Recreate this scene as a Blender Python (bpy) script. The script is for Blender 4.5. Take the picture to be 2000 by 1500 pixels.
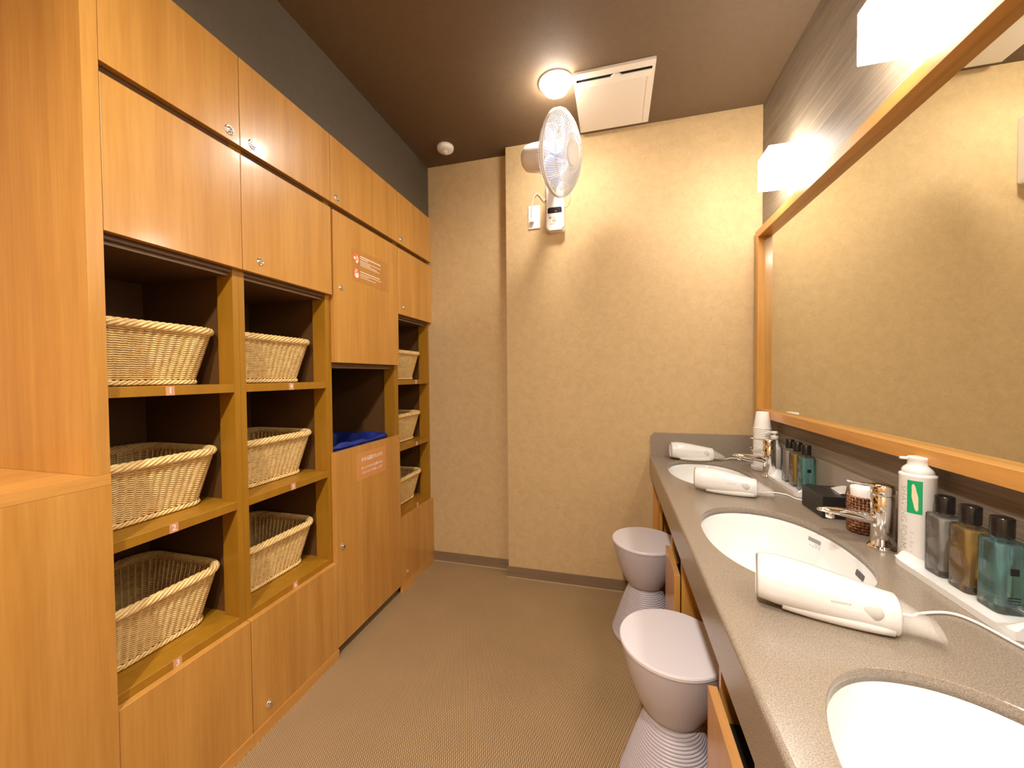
import bpy, bmesh, math, random
from mathutils import Vector, Matrix
random.seed(7)
for o in list(bpy.data.objects): bpy.data.objects.remove(o)
scn = bpy.context.scene
COL = scn.collection
PI = math.pi
# ------------------------------------------------------------------ camera
YAW, PITCH, ROLL = 0.26118, -0.02189, -0.0076
CAMZ = 1.18284
cy, sy = math.cos(YAW), math.sin(YAW)
f = Vector((-sy, cy, 0)); r = Vector((cy, sy, 0)); u = Vector((0, 0, 1))
cp, sp = math.cos(PITCH), math.sin(PITCH)
f2 = f*cp + u*sp; u2 = u*cp - f*sp
cr, sr = math.cos(ROLL), math.sin(ROLL)
r3 = r*cr + u2*sr; u3 = u2*cr - r*sr
cd = bpy.data.cameras.new('camera'); cam = bpy.data.objects.new('camera', cd); COL.objects.link(cam)
cd.sensor_width = 36.0; cd.lens = 36.0*745.0/2000.0; cd.clip_start = 0.02
cam.matrix_world = Matrix(((r3.x, u3.x, -f2.x, 0), (r3.y, u3.y, -f2.y, 0), (r3.z, u3.z, -f2.z, CAMZ), (0, 0, 0, 1)))
scn.camera = cam
# ------------------------------------------------------------------ world, exposure
w = bpy.data.worlds.new('world'); scn.world = w; w.use_nodes = True
w.node_tree.nodes['Background'].inputs[0].default_value = (1.0, 0.85, 0.65, 1)
w.node_tree.nodes['Background'].inputs[1].default_value = 0.05
scn.view_settings.view_transform = 'Standard'; scn.view_settings.look = 'None'
scn.view_settings.gamma = 1.0; scn.view_settings.use_curve_mapping = False
scn.view_settings.exposure = 0.72
LAMP_E = 25.0      # wall cube lamps
DOWN_E = 60.0
WARM = (1.0, 0.94, 0.86)
scn.cycles.max_bounces = 10; scn.cycles.diffuse_bounces = 6; scn.cycles.glossy_bounces = 5
scn.cycles.transmission_bounces = 8; scn.cycles.transparent_max_bounces = 10
scn.cycles.caustics_refractive = False; scn.cycles.sample_clamp_indirect = 6.0

# ------------------------------------------------------------------ room measures
XR = 0.705; YW = 2.2186; YC = 2.1425; XC = -0.601; ZC = 2.4958
XF = -1.12; XB = -1.56; YB = -1.15; XSO = -1.12
CT = 0.7538; CX = 0.183

# ------------------------------------------------------------------ materials
def mat(name, color=(0.8, 0.8, 0.8), rough=0.5, metal=0.0, **kw):
    m = bpy.data.materials.new(name); m.use_nodes = True
    b = m.node_tree.nodes['Principled BSDF']
    b.inputs['Base Color'].default_value = (*color, 1); b.inputs['Roughness'].default_value = rough
    b.inputs['Metallic'].default_value = metal
    for k, v in kw.items():
        b.inputs[k].default_value = v
    return m
def nd(m, t, **kw):
    n = m.node_tree.nodes.new(t)
    for k, v in kw.items(): setattr(n, k, v)
    return n
def lk(m, a, b): m.node_tree.links.new(a, b)
def coords(m, scale=(1, 1, 1), rot=(0, 0, 0), rnd=True):
    tc = nd(m, 'ShaderNodeTexCoord'); mp = nd(m, 'ShaderNodeMapping')
    mp.inputs['Scale'].default_value = scale; mp.inputs['Rotation'].default_value = rot
    lk(m, tc.outputs['Object'], mp.inputs['Vector'])
    if rnd:
        oi = nd(m, 'ShaderNodeObjectInfo'); mu = nd(m, 'ShaderNodeMath', operation='MULTIPLY')
        mu.inputs[1].default_value = 37.0; lk(m, oi.outputs['Random'], mu.inputs[0])
        lk(m, mu.outputs[0], mp.inputs['Location'])
    return mp.outputs['Vector']
def ramp(m, fac, stops):
    rp = nd(m, 'ShaderNodeValToRGB'); e = rp.color_ramp.elements
    while len(e) > 1: e.remove(e[-1])
    e[0].position = stops[0][0]; e[0].color = (*stops[0][1], 1)
    for p, c in stops[1:]:
        k = e.new(p); k.color = (*c, 1)
    lk(m, fac, rp.inputs[0]); return rp.outputs[0]
def noise(m, vec, scale=5, detail=4, rough=0.5, dist=0.0):
    n = nd(m, 'ShaderNodeTexNoise'); n.inputs['Scale'].default_value = scale; n.inputs['Detail'].default_value = detail
    n.inputs['Roughness'].default_value = rough; n.inputs['Distortion'].default_value = dist
    lk(m, vec, n.inputs['Vector']); return n.outputs['Fac']
def mixc(m, fac, a, b, mode='MIX'):
    x = nd(m, 'ShaderNodeMix', data_type='RGBA', blend_type=mode)
    for i, v in ((0, fac), (6, a), (7, b)):
        if isinstance(v, (int, float)): x.inputs[i].default_value = v
        elif isinstance(v, tuple): x.inputs[i].default_value = (*v, 1)
        else: lk(m, v, x.inputs[i])
    return x.outputs[2]
def bump(m, h, strength=0.2, dist=0.002):
    b = nd(m, 'ShaderNodeBump'); b.inputs['Strength'].default_value = strength; b.inputs['Distance'].default_value = dist
    lk(m, h, b.inputs['Height']); lk(m, b.outputs[0], m.node_tree.nodes['Principled BSDF'].inputs['Normal'])
def setc(m, c): lk(m, c, m.node_tree.nodes['Principled BSDF'].inputs['Base Color'])

def wood(name, c1, c2, c3, axis='z', rough=0.32, coat=0.3):
    m = mat(name, c1, rough)
    s = {'z': (1, 1, 0.045), 'y': (1, 0.045, 1), 'x': (0.045, 1, 1)}[axis]
    v = coords(m, s)
    n1 = noise(m, v, 22, 5, 0.6, 0.35)
    n2 = noise(m, v, 140, 3, 0.6)
    n3 = noise(m, coords(m, tuple(1 if k == 1 else 0.2 for k in s)), 5.0, 2, 0.5, 1.2)
    base = ramp(m, n1, [(0.32, c2), (0.52, c1), (0.70, c3)])
    fine = ramp(m, n2, [(0.35, (0.86, 0.84, 0.80)), (0.6, (1, 1, 1))])
    c = mixc(m, 0.6, base, fine, 'MULTIPLY')
    big = ramp(m, n3, [(0.35, (0.90, 0.88, 0.86)), (0.65, (1.04, 1.04, 1.04))])
    setc(m, mixc(m, 0.7, c, big, 'MULTIPLY'))
    b = m.node_tree.nodes['Principled BSDF']
    b.inputs['Coat Weight'].default_value = coat; b.inputs['Coat Roughness'].default_value = 0.12
    bump(m, n2, 0.05, 0.0005)
    return m
W1, W2, W3 = (0.55, 0.268, 0.056), (0.495, 0.228, 0.042), (0.60, 0.307, 0.073)
M = {}
M['wood'] = wood('cherry_laminate', W1, W2, W3)
M['wood_y'] = wood('cherry_laminate_long_grain', (0.60, 0.29, 0.066), (0.54, 0.245, 0.05), (0.66, 0.33, 0.085), 'y')
M['edge'] = wood('cherry_edge_band', (0.60, 0.30, 0.10), (0.55, 0.26, 0.08), (0.64, 0.33, 0.12), 'y')
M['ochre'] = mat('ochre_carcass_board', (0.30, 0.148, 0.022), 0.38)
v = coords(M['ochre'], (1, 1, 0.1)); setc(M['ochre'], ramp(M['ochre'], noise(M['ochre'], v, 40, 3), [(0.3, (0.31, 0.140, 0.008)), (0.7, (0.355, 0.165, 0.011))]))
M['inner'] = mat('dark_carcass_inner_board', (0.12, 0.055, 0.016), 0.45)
M['grey'] = mat('grey_reveal_strip', (0.30, 0.20, 0.13), 0.4)
M['slot'] = mat('dark_gap', (0.012, 0.008, 0.005), 0.7)
def wallpaper(name, c, d=0.06):
    m = mat(name, c, 0.75)
    v = coords(m, (1, 1, 1), rnd=False)
    n1 = noise(m, v, 26, 5, 0.7, 0.5); n2 = noise(m, v, 210, 3, 0.7, 1.2); n3 = noise(m, v, 420, 2, 0.6)
    a = ramp(m, n1, [(0.35, tuple(x*(1-d) for x in c)), (0.65, tuple(x*(1+d) for x in c))])
    b = ramp(m, n2, [(0.35, (0.88, 0.87, 0.84)), (0.62, (1.05, 1.05, 1.04))])
    setc(m, mixc(m, 0.85, a, b, 'MULTIPLY')); bump(m, n2, 0.25, 0.001)
    return m
M['paper'] = wallpaper('beige_fibre_wallpaper', (0.53, 0.37, 0.185))
M['ceil'] = wallpaper('taupe_ceiling_paper', (0.125, 0.076, 0.036), 0.05)
M['soffit'] = wallpaper('dark_soffit_paper', (0.085, 0.062, 0.036), 0.05)
# ribbed grey-brown veneer on the right wall: grain runs along y
m = mat('ribbed_grey_veneer', (0.2, 0.15, 0.11), 0.6); M['veneer'] = m
v = coords(m, (1, 0.03, 1), rnd=False)
n1 = noise(m, v, 30, 4, 0.6, 0.6); n2 = noise(m, v, 160, 3, 0.6, 0.4)
a = ramp(m, n1, [(0.3, (0.155, 0.118, 0.080)), (0.7, (0.24, 0.188, 0.132))])
b = ramp(m, n2, [(0.35, (0.78, 0.77, 0.76)), (0.65, (1.12, 1.12, 1.1))])
setc(m, mixc(m, 1.0, a, b, 'MULTIPLY')); bump(m, n2, 0.7, 0.002)
# skirting vinyl
M['skirt'] = wood('taupe_skirting_vinyl', (0.215, 0.145, 0.085), (0.185, 0.122, 0.07), (0.24, 0.165, 0.1), 'x', 0.5, 0.0)
# woven vinyl floor
m = mat('woven_vinyl_floor', (0.3, 0.2, 0.12), 0.55); M['floor'] = m
tc = nd(m, 'ShaderNodeTexCoord'); mp = nd(m, 'ShaderNodeMapping'); mp.inputs['Rotation'].default_value = (0, 0, math.radians(-22))
lk(m, tc.outputs['Object'], mp.inputs['Vector'])
sx = nd(m, 'ShaderNodeSeparateXYZ'); lk(m, mp.outputs[0], sx.inputs[0])
def mth(op, a, b=None, c=None):
    n = nd(m, 'ShaderNodeMath', operation=op)
    for i, x in enumerate((a, b, c)):
        if x is None: continue
        if isinstance(x, (int, float)): n.inputs[i].default_value = x
        else: lk(m, x, n.inputs[i])
    return n.outputs[0]
PX, PY = 0.0062, 0.0135
X = mth('DIVIDE', sx.outputs[0], PX)
row = mth('FLOOR', X)
fx = mth('FRACT', X)
par = mth('MULTIPLY', mth('MODULO', mth('ABSOLUTE', row), 2.0), 0.5)
Y = mth('ADD', mth('DIVIDE', sx.outputs[1], PY), par)
fy = mth('FRACT', Y)
# a slanting dark dash in every cell, lighter yarn bulging between the dashes
sh = mth('SUBTRACT', fx, mth('ADD', 0.3, mth('MULTIPLY', fy, 0.34)))
line = mth('SMOOTH_MIN', mth('MULTIPLY', mth('ABSOLUTE', sh), 2.9), 1.0, 0.2)
tip = mth('MULTIPLY', mth('ABSOLUTE', mth('SUBTRACT', fy, 0.5)), 1.25)
hgt = mth('MAXIMUM', line, mth('SUBTRACT', tip, 0.12))
vv = coords(m, (1, 1, 1), rnd=False)
nz = noise(m, vv, 260, 3, 0.6); nb = noise(m, vv, 3.0, 2, 0.5)
h2 = mth('ADD', mth('MULTIPLY', hgt, 0.85), mth('MULTIPLY', nz, 0.25))
c = ramp(m, h2, [(0.16, (0.05, 0.022, 0.008)), (0.46, (0.18, 0.112, 0.050)), (0.84, (0.44, 0.295, 0.150))])
c2 = ramp(m, nb, [(0.3, (0.93, 0.93, 0.93)), (0.7, (1.05, 1.05, 1.05))])
setc(m, mixc(m, 1.0, c, c2, 'MULTIPLY')); bump(m, h2, 0.6, 0.0015)
# quartz worktop
m = mat('speckled_taupe_stone', (0.3, 0.22, 0.15), 0.22); M['stone'] = m
v = coords(m, (1, 1, 1), rnd=False)
n1 = noise(m, v, 560, 2, 0.7); n2 = noise(m, v, 1500, 2, 0.6)
a = ramp(m, n1, [(0.36, (0.195, 0.152, 0.114)), (0.5, (0.27, 0.217, 0.164)), (0.66, (0.355, 0.292, 0.226))])
b = ramp(m, n2, [(0.3, (0.82, 0.82, 0.82)), (0.7, (1.15, 1.15, 1.15))])
setc(m, mixc(m, 1.0, a, b, 'MULTIPLY'))
M['stone_dark'] = mat('dark_stone', (0.2, 0.15, 0.11), 0.35)
M['porc'] = mat('white_porcelain', (0.78, 0.77, 0.745), 0.12, **{'Coat Weight': 0.4})
M['white'] = mat('white_plastic', (0.80, 0.77, 0.74), 0.28)
M['white_m'] = mat('matt_white_plastic', (0.78, 0.72, 0.64), 0.5)
M['ventw'] = mat('cream_white_plastic', (0.66, 0.59, 0.49), 0.5)
M['gloss'] = mat('gloss_white_plastic', (0.74, 0.725, 0.71), 0.16, **{'Coat Weight': 0.3})
M['chrome'] = mat('chrome', (0.86, 0.84, 0.82), 0.06, 1.0)
M['mirror'] = mat('mirror_silver', (0.80, 0.80, 0.72), 0.0, 1.0)
M['black'] = mat('black_plastic', (0.012, 0.010, 0.010), 0.22)
M['blackbox'] = mat('black_leatherette', (0.016, 0.013, 0.012), 0.4)
M['tissue'] = mat('white_tissue', (0.85, 0.83, 0.80), 0.9)
M['paperw'] = mat('white_paper', (0.82, 0.79, 0.75), 0.6)
M['stool'] = mat('mauve_grey_plastic', (0.50, 0.455, 0.49), 0.38)
M['stooltop'] = mat('pale_mauve_plastic', (0.72, 0.67, 0.69), 0.42)
m = mat('rattan', (0.6, 0.4, 0.18), 0.5); M['rattan'] = m
v = coords(m); setc(m, ramp(m, noise(m, v, 60, 3, 0.6), [(0.3, (0.66, 0.44, 0.16)), (0.55, (0.82, 0.58, 0.245)), (0.8, (0.88, 0.67, 0.32))]))
m = mat('brown_cane', (0.1, 0.04, 0.02), 0.35); M['cane'] = m
v = coords(m); setc(m, ramp(m, noise(m, v, 120, 3, 0.6), [(0.3, (0.07, 0.022, 0.01)), (0.55, (0.17, 0.06, 0.022)), (0.8, (0.42, 0.19, 0.08))]))
M['sticker'] = mat('peach_film_sticker', (0.62, 0.27, 0.085), 0.35)
M['numst'] = mat('peach_number_sticker', (0.60, 0.30, 0.17), 0.4)
M['film'] = mat('clear_film_sticker', (0.66, 0.33, 0.10), 0.25, Alpha=0.14)
M['print'] = mat('white_print', (0.88, 0.78, 0.68), 0.5)
M['icon'] = mat('orange_print', (0.75, 0.16, 0.05), 0.4)
M['blue'] = mat('blue_nylon', (0.008, 0.022, 0.20), 0.6)
M['blade'] = mat('pale_blue_blade', (0.55, 0.62, 0.85), 0.15, Alpha=0.55)
M['button'] = mat('pale_grey_button', (0.62, 0.60, 0.56), 0.3)
M['greytext'] = mat('grey_print', (0.28, 0.27, 0.28), 0.5)
M['palegrey'] = mat('pale_grey_print', (0.55, 0.53, 0.52), 0.5)
M['green'] = mat('green_foil_label', (0.0, 0.34, 0.12), 0.3)
M['leaf'] = mat('pale_leaf_print', (0.80, 0.62, 0.42), 0.5)
M['red'] = mat('red_indicator', (0.6, 0.03, 0.02), 0.4)
M['orangeb'] = mat('orange_button', (0.75, 0.38, 0.12), 0.4)
def glass(name, c, ior=1.45, rough=0.0):
    return mat(name, c, rough, **{'Transmission Weight': 1.0, 'IOR': ior})
def thin(name, tint, body, amt, rough=0.03):
    m = bpy.data.materials.new(name); m.use_nodes = True; nt = m.node_tree; nt.nodes.clear()
    out = nt.nodes.new('ShaderNodeOutputMaterial'); tr = nt.nodes.new('ShaderNodeBsdfTransparent'); tr.inputs[0].default_value = (*tint, 1)
    df = nt.nodes.new('ShaderNodeBsdfTranslucent'); df.inputs[0].default_value = (*body, 1)
    d2 = nt.nodes.new('ShaderNodeBsdfDiffuse'); d2.inputs[0].default_value = (*body, 1)
    gl = nt.nodes.new('ShaderNodeBsdfGlossy'); gl.inputs['Roughness'].default_value = rough
    fr = nt.nodes.new('ShaderNodeFresnel'); fr.inputs[0].default_value = 1.45
    ad = nt.nodes.new('ShaderNodeMixShader'); ad.inputs[0].default_value = 0.5
    mx_ = nt.nodes.new('ShaderNodeMixShader'); mx_.inputs[0].default_value = amt; m2 = nt.nodes.new('ShaderNodeMixShader')
    L_ = nt.links.new
    L_(df.outputs[0], ad.inputs[1]); L_(d2.outputs[0], ad.inputs[2]); L_(tr.outputs[0], mx_.inputs[1]); L_(ad.outputs[0], mx_.inputs[2])
    L_(fr.outputs[0], m2.inputs[0]); L_(mx_.outputs[0], m2.inputs[1]); L_(gl.outputs[0], m2.inputs[2]); L_(m2.outputs[0], out.inputs[0])
    return m
M['glass'] = thin('clear_glass', (0.97, 0.975, 0.97), (0.9, 0.9, 0.88), 0.06)
M['glass_y'] = thin('amber_liquid', (1.0, 0.78, 0.10), (0.95, 0.62, 0.03), 0.36)
M['glass_b'] = thin('turquoise_liquid', (0.58, 0.95, 0.98), (0.30, 0.82, 0.90), 0.28)
M['glass_c'] = thin('clear_liquid', (0.95, 0.94, 0.92), (0.90, 0.88, 0.84), 0.42)
M['clearpl'] = mat('clear_plastic', (0.90, 0.87, 0.82), 0.06, Alpha=0.16)
def emis(name, c, s):
    m = bpy.data.materials.new(name); m.use_nodes = True; nt = m.node_tree
    b = nt.nodes['Principled BSDF']; b.inputs['Base Color'].default_value = (0.9, 0.88, 0.84, 1)
    b.inputs['Emission Color'].default_value = (*c, 1); b.inputs['Emission Strength'].default_value = s; return m
M['lamp'] = emis('lit_opal_glass', WARM, LAMP_E)
M['down'] = emis('lit_led_lens', WARM, DOWN_E)

# ------------------------------------------------------------------ mesh helpers
def bx(bm, x0, x1, y0, y1, z0, z1, bev=0.0, seg=2):
    x0, x1 = min(x0, x1), max(x0, x1); y0, y1 = min(y0, y1), max(y0, y1)
    b2 = bmesh.new()
    bmesh.ops.create_cube(b2, size=1)
    for v in b2.verts:
        v.co = Vector(((v.co.x+.5)*(x1-x0)+x0, (v.co.y+.5)*(y1-y0)+y0, (v.co.z+.5)*(z1-z0)+z0))
    if bev > 0: bmesh.ops.bevel(b2, geom=b2.edges[:], offset=bev, segments=seg, affect='EDGES', profile=0.5)
    merge(bm, b2); return bm
def merge(bm, b2, mx=None):
    vs = [bm.verts.new(mx @ v.co if mx else v.co) for v in b2.verts]
    b2.verts.index_update()
    for fc in b2.faces:
        try:
            nf = bm.faces.new([vs[v.index] for v in fc.verts]); nf.smooth = fc.smooth
        except ValueError: pass
    b2.free()
def lathe(bm, prof, seg=48, c=(0, 0, 0), mx=None, cap0=True, cap1=True, smooth=True):
    rings = []
    for (rr, z) in prof:
        ring = []
        for i in range(seg):
            a = 2*PI*i/seg; p = Vector((rr*math.cos(a)+c[0], rr*math.sin(a)+c[1], z+c[2]))
            ring.append(bm.verts.new(mx @ p if mx else p))
        rings.append(ring)
    for a, b in zip(rings, rings[1:]):
        for i in range(seg):
            fc = bm.faces.new((a[i], a[(i+1) % seg], b[(i+1) % seg], b[i])); fc.smooth = smooth
    if cap0: bm.faces.new(list(reversed(rings[0])))
    if cap1: bm.faces.new(rings[-1])
    return bm
def tube(bm, pts, rad, seg=8, closed=False, cap=True, ref=None):
    pts = [Vector(p) for p in pts]; n = len(pts)
    rads = rad if isinstance(rad, (list, tuple)) else [rad]*n
    rings = []; up = None
    for i, p in enumerate(pts):
        if closed: t = (pts[(i+1) % n]-pts[i-1])
        else: t = pts[min(i+1, n-1)]-pts[max(i-1, 0)]
        if t.length < 1e-9: t = Vector((0, 0, 1))
        t.normalize()
        if up is None:
            up = Vector((0, 0, 1)) if abs(t.z) < 0.9 else Vector((1, 0, 0))
        if ref is not None: up = ref
        s = t.cross(up)
        if s.length < 1e-6: s = t.orthogonal()
        s.normalize(); un = s.cross(t).normalized(); up = un
        rings.append([bm.verts.new(p+(s*math.cos(2*PI*k/seg)+un*math.sin(2*PI*k/seg))*rads[i]) for k in range(seg)])
    m_ = n if closed else n-1
    for i in range(m_):
        a, b = rings[i], rings[(i+1) % n]
        for k in range(seg):
            fc = bm.faces.new((a[k], a[(k+1) % seg], b[(k+1) % seg], b[k])); fc.smooth = True
    if cap and not closed:
        bm.faces.new(rings[0]); bm.faces.new(list(reversed(rings[-1])))
    return bm
def spline(pts, n=8):
    P = [Vector(p) for p in pts]; P = [P[0]*2-P[1]]+P+[P[-1]*2-P[-2]]; out = []
    for i in range(1, len(P)-2):
        for k in range(n):
            t = k/n; a, b, c, d = P[i-1], P[i], P[i+1], P[i+2]
            out.append(0.5*((2*b)+(c-a)*t+(2*a-5*b+4*c-d)*t*t+(3*b-a-3*c+d)*t**3))
    out.append(P[-2]); return out
def extr(bm, poly, fn, d0, d1, smooth=False):
    """polygon (2D) extruded between d0 and d1; fn(a, b, d) -> point"""
    A = [bm.verts.new(fn(a, b, d0)) for a, b in poly]; B = [bm.verts.new(fn(a, b, d1)) for a, b in poly]
    n = len(poly)
    for i in range(n):
        fc = bm.faces.new((A[i], A[(i+1) % n], B[(i+1) % n], B[i])); fc.smooth = smooth
    bm.faces.new(list(reversed(A))); bm.faces.new(B)
def rrect(x0, x1, y0, y1, rad, n=5):
    out = []
    for cx_, cy_, a0 in ((x1-rad, y1-rad, 0), (x0+rad, y1-rad, 90), (x0+rad, y0+rad, 180), (x1-rad, y0+rad, 270)):
        for k in range(n+1):
            a = math.radians(a0+90*k/n); out.append((cx_+rad*math.cos(a), cy_+rad*math.sin(a)))
    return out
def tag(o, label=None, cat=None, group=None, kind=None):
    for k, v in (('label', label), ('category', cat), ('group', group), ('kind', kind)):
        if v: o[k] = v
    return o
def thing(name, label, cat, loc=(0, 0, 0), rotz=0.0, group=None):
    o = bpy.data.objects.new(name, None); COL.objects.link(o); o.empty_display_size = 0.05
    o.location = loc; o.rotation_euler = (0, 0, rotz); tag(o, label, cat, group)
    return o
def root(o):
    while o.parent: o = o.parent
    return o
def obj(name, bm, mt, parent=None, label=None, world=True, sharp=35):
    """one mesh object; vertices are world coordinates, moved into the thing's own frame"""
    if parent is not None and world:
        rt = root(parent)
        mw = Matrix.Translation(rt.location) @ rt.rotation_euler.to_matrix().to_4x4()
        bm.transform(mw.inverted())
    bmesh.ops.recalc_face_normals(bm, faces=bm.faces[:])
    me = bpy.data.meshes.new(name); bm.to_mesh(me); bm.free()
    me.materials.append(M[mt] if isinstance(mt, str) else mt)
    o = bpy.data.objects.new(name, me); COL.objects.link(o)
    if parent is not None: o.parent = parent
    if label: o['label'] = label
    return o
def smooth(o, ang=40):
    me = o.data
    for p in me.polygons: p.use_smooth = True
    me.set_sharp_from_angle(angle=math.radians(ang)); return o
def struct(name, bm, mt, parent=None):
    o = obj(name, bm, mt, parent); 
    if parent is None: o['kind'] = 'structure'
    return o
def one(name, bm, mt, label, cat, group=None):
    o = obj(name, bm, mt, None); return tag(o, label, cat, group)
def copy_tree(o, parent=None):
    c = o.copy(); COL.objects.link(c); c.parent = parent
    for ch in [k for k in bpy.data.objects if k.parent == o]: copy_tree(ch, c)
    return c
def B(*a, **k):
    bm = bmesh.new()
    if a: bx(bm, *a, **k)
    return bm
def text_bm(s, size, fn, bold=0.0, align='CENTER', width=None):
    """flat lettering mapped by fn(x, y) -> point, given a hair of thickness"""
    cu = bpy.data.curves.new('t', 'FONT'); cu.body = s; cu.size = size; cu.align_x = align; cu.align_y = 'CENTER'
    cu.resolution_u = 3; cu.offset = bold
    to = bpy.data.objects.new('t', cu); COL.objects.link(to)
    dg = bpy.context.evaluated_depsgraph_get(); me = bpy.data.meshes.new_from_object(to.evaluated_get(dg))
    bpy.data.objects.remove(to); bpy.data.curves.remove(cu)
    bm = bmesh.new(); bm.from_mesh(me); bpy.data.meshes.remove(me)
    if width and len(bm.verts):
        xs = [v.co.x for v in bm.verts]; k = width/(max(xs)-min(xs)); mid = (max(xs)+min(xs))/2
        for v in bm.verts: v.co.x = (v.co.x-mid)*k
    for v in bm.verts: v.co = fn(v.co.x, v.co.y)
    return bm

# ================================================================== ROOM
struct('floor', B(-1.75, XR+.05, YB-.05, YW+.05, -0.05, 0.0), 'floor')
struct('ceiling', B(-1.75, XR+.05, YB-.05, YW+.05, ZC, ZC+.05), 'ceil')
bm = bmesh.new()
L = [(-1.75, YW), (XC, YW), (XC, YC), (XR+.05, YC), (XR+.05, YW+.12), (-1.75, YW+.12)]
extr(bm, L, lambda a, b, d: Vector((a, b, d)), 0, ZC); struct('wall_back', bm, 'paper')
bm = bmesh.new(); bx(bm, XR, XR+.05, YB, YC+.06, 0, ZC); struct('wall_right', bm, 'veneer')
bm = bmesh.new(); bx(bm, -1.75, XR+.05, YB-.05, YB, 0, ZC); struct('wall_front', bm, 'paper')
bm = bmesh.new(); bx(bm, -1.75, -1.70, YB, YW, 0, ZC); struct('wall_left', bm, 'paper')
bm = bmesh.new(); bx(bm, -1.70, XSO-.012, .575, YW, 2.183, ZC); struct('trim_1', bm, 'soffit')
# skirting
bm = bmesh.new()
P = [(-1.117, YW-.006), (XC-.006, YW-.006), (XC-.006, YC-.006), (.20, YC-.006), (.20, YC), (XC, YC), (XC, YW), (-1.117, YW)]
extr(bm, P, lambda a, b, d: Vector((a, b, d)), 0, 0.0617); struct('baseboard_back', bm, 'skirt')
bm = bmesh.new()
P = [(-1.117, YW-.008), (XC-.008, YW-.008), (XC-.008, YC-.008), (.20, YC-.008), (.20, YC-.006), (XC-.006, YC-.006), (XC-.006, YW-.006), (-1.117, YW-.006)]
extr(bm, P, lambda a, b, d: Vector((a, b, d)), 0, 0.004); struct('trim_2', bm, mat('beige_sealant', (0.5, 0.36, 0.2), 0.5))

# ================================================================== LOCKER WALL
ZTOP, ZTB, ZM, ZMB, ZK, ZKB = 2.1753, 1.9019, 1.8768, 1.5209, 0.4052, 0.0409
SH = (1.1625, 0.7945, 0.427)
YD = [0.605, 0.943, 1.3345, 1.8345, YW-.001]
XD = XF-.02      # back of the doors, front of the carcass
G = 0.0012
def lock(parent_door, y, z, rad=.0115, ang=0.3):
    mx = Matrix.Translation((XF, y, z)) @ Matrix.Rotation(PI/2, 4, 'Y')
    bm = bmesh.new(); lathe(bm, [(rad*1.12, -.004), (rad*1.12, .0012), (rad*.98, .0028), (rad*.78, .0028), (rad*.74, .0016), (rad*.60, .0016), (rad*.56, .0052), (rad*.46, .006)], 28, mx=mx)
    lo = obj('lock', bm, 'chrome', parent_door)
    c, s = math.cos(ang), math.sin(ang)
    bm = bmesh.new(); a = rad*.34; b_ = rad*.09
    pts = [(-a, -b_), (a, -b_), (a, b_), (-a, b_)]
    extr(bm, pts, lambda p, q, d: Vector((XF+d, y+p*c-q*s, z+p*s+q*c)), .0058, .0064)
    if rad > 0: obj('keyhole', bm, 'black', parent_door)
    return lo
def door(parent, y0, y1, z0, z1):
    return obj('door', B(XD, XF, y0+G, y1-G, z0, z1, bev=.0008, seg=1), 'wood', parent)
col_labels = ['open basket locker cabinet nearest the camera, with shelves numbered 1 to 3',
              'open basket locker cabinet with shelves numbered 4 to 6, beside the towel return cabinet',
              'towel return cabinet with tall upper door and an open slot over a blue bag',
              'narrow-looking basket locker cabinet in the far corner against the beige wall']
cabs = []
PW = .0195
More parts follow.
